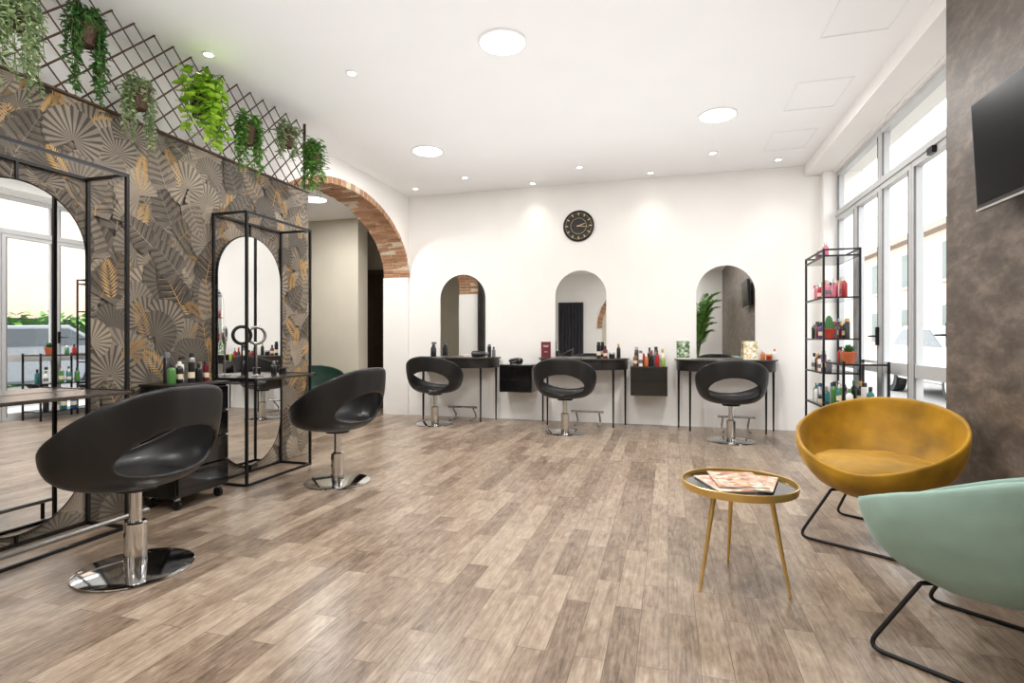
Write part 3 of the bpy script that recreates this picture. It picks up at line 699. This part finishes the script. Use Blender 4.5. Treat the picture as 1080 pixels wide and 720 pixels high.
def cactus(loc, label, potm, kind, k_=1.):
    t = thing('potted_cactus' if kind else 'potted_succulent', label, 'potted plant', loc)
    bm = NB(); lathe(bm, [(0, 0), (.036, 0), (.048, .07), (.052, .07), (.052, .085), (.044, .085), (.042, .075), (0, .075)], 24)
    bmesh.ops.scale(bm, vec=(k_, k_, k_), verts=bm.verts[:]); obj('pot', bm, potm, t)
    bm = NB()
    if kind:
        for (x, y, h, r) in ((0, 0, .13, .026), (.028, .01, .07, .016), (-.02, .02, .08, .015)):
            k = 14; rings = []
            for q in range(9):
                f = q/8; rr = r*sqrt(max(.02, 1-(max(0, f-.55)/.45)**2))
                rings.append([bm.verts.new((x+rr*(1+.14*(-1)**i)*cos(2*pi*i/k), y+rr*(1+.14*(-1)**i)*sin(2*pi*i/k), .07+h*f)) for i in range(k)])
            for A, B in zip(rings, rings[1:]):
                for i in range(k): bm.faces.new((A[i], A[(i+1) % k], B[(i+1) % k], B[i]))
            bm.faces.new(rings[-1])
    else:
        for i in range(30):
            a = i*2.4; e = .3+1.1*i/30; L_ = .07
            d = V(cos(a)*cos(e), sin(a)*cos(e), sin(e)); s_ = V(-sin(a), cos(a), 0)*.014; b_ = V(0, 0, .075)
            v = [bm.verts.new(q) for q in (b_, b_+d*L_*.5+s_, b_+d*L_, b_+d*L_*.5-s_)]; bm.faces.new(v)
    bmesh.ops.scale(bm, vec=(k_, k_, k_), verts=bm.verts[:])
    obj('plant', bm, M('cactus_green', (62, 110, 60), .6, var=.2, scale=60), t)
cactus((1.48, 5.86, 1.06), 'small cactus in a red pot on the tall product rack', M('red_pot', (172, 52, 34), .6), True, 1.1)
cactus((1.46, 5.2, .85), 'small succulent in a terracotta pot on the low product rack', TERRA, False, 1.15)

# goods at the back wall
row((-.41, 6.66, .735), (-.03, 6.66, .735), [('b', 'amber', 'black', .17, .025), ('s', 'white', 'grey', .2, .023), ('b', 'orange', 'white', .15, .025), ('b', 'black', 'red', .18, .025), ('p', 'red', 'black', .19, .025), ('b', 'lime', 'white', .14, .025)], 'in front on right wall-hung cabinet', 'bottles on the right wall-hung cabinet', .02)
row((-.41, 6.82, .735), (-.03, 6.82, .735), [('s', 'black', 'silver', .23, .024), ('b', 'red', 'white', .2, .025), ('b', 'black', 'black', .22, .025), ('s', 'grey', 'black', .24, .024), ('b', 'cream', 'gold', .2, .025)], 'behind on right wall-hung cabinet', 'bottles on the right wall-hung cabinet', .02)
row((-.86, 6.72, .822), (-.54, 6.72, .822), [('s', 'black', 'black', .2, .026), ('b', 'burgundy', 'black', .15, .026), ('j', 'black', 'silver', .07, .036), ('b', 'black', 'gold', .17, .024)], "at middle console's right end", 'bottles on the middle console', .03)
row((1.0, 6.72, .822), (1.18, 6.72, .822), [('b', 'orange', 'white', .12, .025), ('j', 'red', 'gold', .07, .032), ('b', 'white', 'orange', .13, .022)], "at right console's right end", 'bottles on the right console', .02)
row((-2.28, 6.78, .822), (-2.16, 6.78, .822), [('s', 'black', 'grey', .19, .024), ('b', 'grey', 'black', .14, .024)], "at left console's right end", 'bottles on the left console', .01)
t = thing('spray_bottle', 'black trigger spray bottle on the left console', 'spray bottle', (-3.02, 6.72, .822), -.6)
bm = NB(); lathe(bm, [(0, 0), (.034, 0), (.038, .01), (.036, .11), (.016, .15), (.014, .165)], 22); obj('body', bm, cm('black'), t)
bm = NB(); box(bm, -.025, .055, -.012, .012, .165, .195); tube(bm, [(.03, 0, .17), (.045, 0, .14), (.038, 0, .12)], .005); obj('trigger', bm, cm('grey'), t)
def dryer(loc, rz, label):
    t = thing('hair_dryer', label, 'hair dryer', loc, rz)
    bm = NB(); tube(bm, [(-.09, 0, .042), (-.075, 0, .042), (0, 0, .042), (.07, 0, .042), (.09, 0, .042)], [.026, .04, .042, .032, .03], 20); obj('barrel', bm, cm('black'), t)
    bm = NB(); tube(bm, [(.09, 0, .042), (.13, 0, .042)], [.026, .02], 16); obj('nozzle', bm, cm('grey'), t)
    bm = NB(); tube(bm, [(-.03, .02, .036), (-.045, .09, .022), (-.05, .15, .018)], [.02, .018, .016], 12); obj('handle', bm, cm('black'), t)
dryer((-2.36, 6.66, .822), .3, 'black hair dryer lying on the left console')
dryer((-1.86, 6.7, .735), 2.6, 'black hair dryer lying on the left wall-hung cabinet')
t = thing('product_box', 'burgundy product box standing on the middle console', 'box', (-1.49, 6.76, .822), .15)
pbox('carton', cm('burgundy'), t, -.06, .06, -.035, .035, 0, .2, bevel=.003)
bm = NB()
for z, w in ((.15, .035), (.135, .028), (.07, .02)): box(bm, -w, w, -.0362, -.035, z, z+.006)
obj('print', bm, cm('white'), t, False)
t = thing('hand_towel', 'folded white towel lying on the left console', 'towel', (-2.52, 6.78, .822), .1)
bm = NB()
for i in range(3): box(bm, -.08+i*.003, .08-i*.003, -.05, .05, i*.012, i*.012+.011)
obj('cloth', bm, M('white_towel', (226, 222, 214), .95, var=.05, scale=100, bump=.3), t, False, .004)
def card(loc, rz, label, cols):
    t = thing('display_card', label, 'display card', loc, rz)
    bm = NB(); hexa(bm, [(-.075, 0, .012), (.075, 0, .012), (.075, .006, .012), (-.075, .006, .012)], [(-.075, .035, .21), (.075, .035, .21), (.075, .041, .21), (-.075, .041, .21)]); obj('panel', bm, mag_mat('card_'+label[:8], cols, 40), t, False)
    pbox('stand', cm('white'), t, -.08, .08, -.02, .06, 0, .012)
card((.17, 6.72, .822), .1, 'green and dark display card at left of the right console', [(40, 44, 40), (74, 108, 62), (150, 170, 140), (226, 226, 214)])
card((.91, 6.78, .822), -.1, 'white and yellow display card at right of the right console', [(120, 150, 84), (220, 190, 130), (236, 232, 220), (240, 240, 236)])

# goods at the left
GT = 'bottles on the black trolley'
row((-2.99, 2.66, .772), (-2.99, 3.0, .772), [('b', 'green', 'black', .15, .03), ('b', 'black', 'white', .17, .025), ('s', 'black', 'silver', .2, .024), ('b', 'black', 'black', .16, .026), ('s', 'burgundy', 'black', .15, .022)], 'in front row on black trolley', GT, .015, .85)
row((-3.09, 2.70, .772), (-3.09, 2.98, .772), [('s', 'black', 'grey', .24, .025), ('p', 'white', 'black', .2, .028), ('s', 'grey', 'black', .22, .024)], 'in back row on black trolley', GT, .01, .85)
def ring(y, m, lab, rz, dx=0):
    t = thing('ring_holder', lab, 'ring stand', (-2.99+dx, y, .77), rz, 'ring-shaped stands on the station shelf')
    bm = NB(); lathe(bm, [(0, 0), (.045, 0), (.047, .005), (.018, .012), (.006, .018), (.006, .25)], 28); obj('stand', bm, m, t)
    bm = NB(); tube(bm, [(0, .062*cos(2*pi*i/40), .312+.062*sin(2*pi*i/40)) for i in range(40)], .012, 10, True); obj('ring', bm, m, t)
ring(3.28, BLACKM, 'black ring-shaped stand on the shelf of the arch-end mirror station', -.5)
ring(3.46, SILVER, 'silver ring-shaped stand on the shelf of the arch-end mirror station', -.6, -.03)
row((-3.02, 3.60, .77), (-3.02, 3.84, .77), [('b', 'black', 'silver', .12, .022), ('j', 'black', 'black', .05, .03)], 'on shelf of arch-end mirror station', 'bottles on the mirror station shelf', .02)

# ------------------------------------------------------------------ television
t = thing('television', 'black flat television hung high on the brown wall', 'television', (1.415, 2.655, 1.915)); t.rotation_euler = (0, radians(-3), 0)
pbox('body', M('tv_back', (30, 30, 32), .5), t, -.012, .03, -.43, .43, -.24, .24, bevel=.006)
pbox('bezel', M('tv_bezel', (26, 26, 28), .4, .2), t, -.02, -.010, -.442, .442, -.25, .25, bevel=.003)
pbox('screen', M('tv_screen', (4, 4, 5), .3, 0, var=.05, spec=.06), t, -.022, -.019, -.43, .43, -.232, .24)
pbox('trim', SILVER, t, -.024, .0, -.442, .442, -.26, -.25)
bm = NB(); box(bm, .03, .05, -.12, .12, -.1, .1); box(bm, .045, .079, -.03, .03, -.04, .04); obj('wall_mount', bm, BLACKM, t, False)
# thermostat behind the arch
t = thing('thermostat', 'small white thermostat on the beige wall behind the arch', 'thermostat', (-5.02, 6.75, 1.98))
pbox('housing', FRAMEW, t, -.05, .05, -.025, 0, -.04, .04, bevel=.004); pbox('display', M('lcd_grey', (120, 128, 120), .3), t, -.03, .03, -.028, -.025, -.005, .025)

# ------------------------------------------------------------------ hanging plants
def leaf(bm, p, d, nrm, L, W):
    d = d.normalized(); s = d.cross(nrm)
    if s.length < 1e-4: s = V(1, 0, 0)
    s.normalize(); n = s.cross(d)
    q = [p, p+d*L*.3+s*W*.5+n*L*.05, p+d*L*.65+s*W*.42+n*L*.03, p+d*L-n*L*.12, p+d*L*.65-s*W*.42+n*L*.03, p+d*L*.3-s*W*.5+n*L*.05, p+d*L*.5-n*L*.04]
    v = [bm.verts.new(x) for x in q]
    for a, b in ((0, 1), (1, 2), (2, 3), (3, 4), (4, 5), (5, 0)): bm.faces.new((v[6], v[a], v[b]))
FM = {'pale': island_mat('foliage_pale', [(110, 132, 90), (150, 168, 122), (180, 192, 150), (96, 122, 82)], .6),
      'dark': island_mat('foliage_dark', [(34, 72, 34), (56, 104, 44), (84, 130, 60), (40, 84, 40)], .5),
      'lime': island_mat('foliage_lime', [(110, 160, 34), (150, 196, 50), (180, 212, 74), (130, 180, 42)], .5),
      'mid': island_mat('foliage_mid', [(62, 116, 44), (96, 150, 62), (130, 176, 84), (74, 128, 52)], .5)}
STEM = M('plant_stem', (84, 104, 54), .7)
def plant(y, zpot, kind, length, nst, LL, LW, up, label, spread=.09, show=False):
    x = -3.06
    t = thing('hanging_plant', label, 'hanging plant', (x, y, zpot), 0, 'hanging plants along the trellis')
    bm = NB(); lathe(bm, [(0, 0), (.048, 0), (.066, .115), (.07, .12), (.07, .132), (.06, .132), (.057, .115), (0, .113)], 24); obj('pot', bm, POT, t)
    bm = NB(); tube(bm, fillet([(-.065, 0, .125), (-.1, 0, .155), (-.155, 0, .165), (-.172, 0, .135)], .02), .003, 6); obj('hook', bm, BLACKM, t)
    bl, bs = NB(), NB()
    for i in range(nst):
        if show and random.random() < .6: a = random.choice([-1, 1])*random.uniform(pi*.25, pi*.55)
        else: a = random.uniform(-pi*.55, pi*.55)
        o = V(cos(a), sin(a)*.95, 0); o = V(max(o.x, -.1), o.y, 0)
        R = random.uniform(.6, 1)*spread; ln = length*random.uniform(.35, 1); rise = random.uniform(.03, up)
        if show and abs(a) < pi*.25: ln *= random.choice([.15, .3, .8])
        pts = []; k = 12
        for q in range(k+1):
            f = q/k
            if f < .3:
                g = f/.3; p = V(0, 0, .11)+o*(R*g)+V(0, 0, rise*sin(g*pi*.6))
            else:
                g = (f-.3)/.7; p = V(0, 0, .11)+o*(R*(1+.2*g))+V(0, 0, rise*sin(.6*pi)-g*ln)
            pts.append(p+V(random.uniform(-1, 1), random.uniform(-1, 1), 0)*.006)
        tube(bs, pts, .0018, 4)
        tot = ln+.1; cnt = max(6, int(tot/(LL*.42)))
        for c in range(cnt):
            f = (c+.5)/cnt*k; q = min(int(f), k-1); p = pts[q].lerp(pts[q+1], f-q)
            b = random.uniform(0, 2*pi); d = V(cos(b), sin(b), random.uniform(-.9, .35))
            leaf(bl, p, d, V(0, 0, 1)+V(random.uniform(-.5, .5), random.uniform(-.5, .5), 0), LL*random.uniform(.7, 1.2), LW*random.uniform(.75, 1.2))
    for v in bl.verts:
        if v.co.x < -.1: v.co.x = -.1-(v.co.x+.1)*.1
    obj('stems', bs, STEM, t); obj('foliage', bl, FM[kind], t, recalc=False)
plant(1.87, 2.56, 'pale', .52, 44, .03, .018, .09, 'pale grey-green trailing plant at the left edge of the trellis', .11)
plant(2.21, 2.65, 'dark', .48, 46, .036, .02, .1, 'dark green trailing plant, second along the trellis from the left', .09, True)
plant(2.52, 2.43, 'pale', .40, 36, .03, .017, .08, 'pale trailing plant in a woven pot, third along the trellis', .085, True)
plant(2.98, 2.56, 'lime', .40, 36, .066, .05, .2, 'bright lime green plant hanging in the middle of the trellis', .14)
plant(3.40, 2.52, 'mid', .42, 34, .048, .026, .13, 'mid green leafy plant hanging right of the lime green one', .1, True)
plant(3.84, 2.65, 'pale', .28, 28, .04, .022, .1, 'short grey-green plant in a brown pot above the second station', .09, True)
plant(4.19, 2.58, 'mid', .44, 34, .055, .028, .16, 'leafy green plant in a brown pot at the arch end of the trellis', .1, True)

# palm and curtain behind the viewer (seen in the back mirrors)
t = thing('potted_palm', 'tall feathery palm in a dark pot, seen in the right arched mirror', 'potted plant', (.74, -1.1, 0))
bm = NB(); lathe(bm, [(0, 0), (.17, 0), (.21, .38), (.19, .38), (.18, .34), (0, .34)], 32); obj('pot', bm, BLKW, t)
bl, bs = NB(), NB()
for i in range(20):
    a = i*2.4; R = random.uniform(.25, .48); h = random.uniform(1.3, 2.3); pts = []
    for q in range(13):
        f = q/12; pts.append(V(cos(a)*R*f**1.6, sin(a)*R*f**1.6, .34+(h-.34)*(1-(1-f)**1.5)-.25*max(0, f-.6)))
    tube(bs, pts, [.011-.0007*q for q in range(13)], 6)
    for q in range(5, 13):
        for s in (-1, 1):
            for e in (0, .5):
                p = pts[q] if q == 12 or e == 0 else pts[q].lerp(pts[q+1], e)
                d = V(-sin(a)*s, cos(a)*s, .2)+(pts[min(q, 11)+1]-pts[min(q, 11)]).normalized()*.7
                leaf(bl, p, d, V(0, 0, 1), .26, .04)
obj('stem', bs, STEM, t); obj('fronds', bl, FM['mid'], t, recalc=False)
bm = NB(); pts = []
for i in range(61): pts.append((-3.3+i*.013, -2.93+.03*sin(i*.8)))
for (a, b), (c, d) in zip(pts, pts[1:]): hexa(bm, [(a, b, .0), (c, d, .0), (c, d+.006, .0), (a, b+.006, .0)], [(a, b, 2.2), (c, d, 2.2), (c, d+.006, 2.2), (a, b+.006, 2.2)])
tag(obj('curtain', bm, M('charcoal_curtain', (52, 52, 58), .9), None), 'charcoal curtain hanging behind the viewer, seen in the middle mirror', 'curtain')

# ------------------------------------------------------------------ street outside
bm = NB(); box(bm, 2.0, 16, -15, 60, -.2, -.08); struct('ground_street', bm, M('asphalt', (134, 132, 130), .9, var=.1, scale=10), label='pale street outside the windows', cat='street')
bm = NB(); box(bm, 2.05, 3.6, -15, 60, -.08, -.03); struct('ground_pavement', bm, M('pavement', (174, 168, 160), .9, var=.06), label='pavement outside the windows', cat='pavement')
t = thing('building', 'pale plastered building across the street outside the windows', 'building', (10.5, 20, -.08))
pbox('wall', M('peach_plaster', (208, 180, 162), .85, var=.06, scale=2), t, 0, 5, -25, 35, 0, 5.5)
pbox('roof', M('roof_tile_grey', (140, 128, 118), .85, var=.2), t, -.5, 5.5, -25.3, 35.3, 5.5, 5.75)
for i in range(15):
    y = -23+i*3.9
    for z in (1.0, 3.5):
        w = pbox('window', M('shutter_grey', (100, 108, 104), .6), t, -.06, 0, y, y+1.2, z, z+1.5); pbox('sill', M('stone_sill', (190, 184, 174), .8), w, -.14, 0, y-.1, y+1.3, z-.1, z)
bm = NB()
for i in range(3800):
    p = V(random.uniform(8.6, 9.5), random.uniform(4, 20), random.uniform(0, 1.75))
    if random.random() < .5: p.x = 8.6+random.uniform(-.05, .05)
    leaf(bm, p, V(random.uniform(-1, 1), random.uniform(-1, 1), random.uniform(-.5, 1)), V(0, 0, 1), .2, .13)
t = thing('hedge', 'clipped green hedge across the street', 'hedge', (0, 0, -.08)); obj('foliage', bm, FM['mid'], t, recalc=False)
pbox('branches', M('hedge_core', (40, 70, 34), .9), t, 8.7, 9.4, 4.1, 19.9, 0, 1.65)
def car(loc, mat, label):
    t = thing('car', label, 'car', loc, 0, 'parked cars outside')
    prof = [(-2.1, .3), (-2.12, .62), (-2.0, .82), (-1.2, .95), (-.55, 1.38), (.75, 1.42), (1.5, 1.02), (2.05, .92), (2.12, .6), (2.08, .3)]
    bm = NB(); prism(bm, [(-.85, y, z) for y, z in prof], (1.7, 0, 0)); obj('body', bm, mat, t, False, .06)
    gl = [(-1.02, .98), (-.52, 1.32), (.7, 1.35), (1.3, 1.02)]
    for x in (-.862, .852):
        bm = NB(); prism(bm, [(x, y, z) for y, z in gl], (.01, 0, 0)); obj('side_window', bm, M('car_glass', (40, 48, 54), .1), t, False)
    for y in (-1.35, 1.3):
        for x in (-.87, .67):
            bm = NB(); prism(bm, disc_pts((x, y, .31), .31, 'x', 28), (.2, 0, 0)); w = obj('wheel', bm, RUBBER, t)
            bm = NB(); prism(bm, disc_pts((x-.01 if x < 0 else x+.2, y, .31), .19, 'x', 20), (.01, 0, 0)); obj('hubcap', bm, SILVER, w)
car((5.6, 12.6, -.08), M('white_car_paint', (206, 206, 206), .25, coat=.5), 'white car parked outside, seen through the doors')
car((6.0, 7.3, -.08), M('grey_car_paint', (100, 104, 110), .25, coat=.5), 'grey car parked outside, seen in the large left mirror')

# ------------------------------------------------------------------ light, world, camera
w = bpy.data.worlds.new('World'); SC.world = w; w.use_nodes = True
bg = w.node_tree.nodes['Background']; bg.inputs[0].default_value = (.95, .975, 1, 1); bg.inputs[1].default_value = 5.0
p = area((1.95, 5.2, 1.45), 2.9, 1, rot=(0, radians(90), 0), shape='RECTANGLE'); p.data.size_y = 3.2
p.data.cycles.is_portal = True
cam = bpy.data.cameras.new('camera'); co = bpy.data.objects.new('camera', cam); COL.objects.link(co)
cam.sensor_width = 36; cam.lens = 575*36/1080; cam.shift_y = -.0019; cam.clip_start = .05
co.location = (0, 0, 1.05); co.rotation_euler = (radians(90), 0, radians(16))
SC.camera = co
SC.view_settings.view_transform = 'Standard'
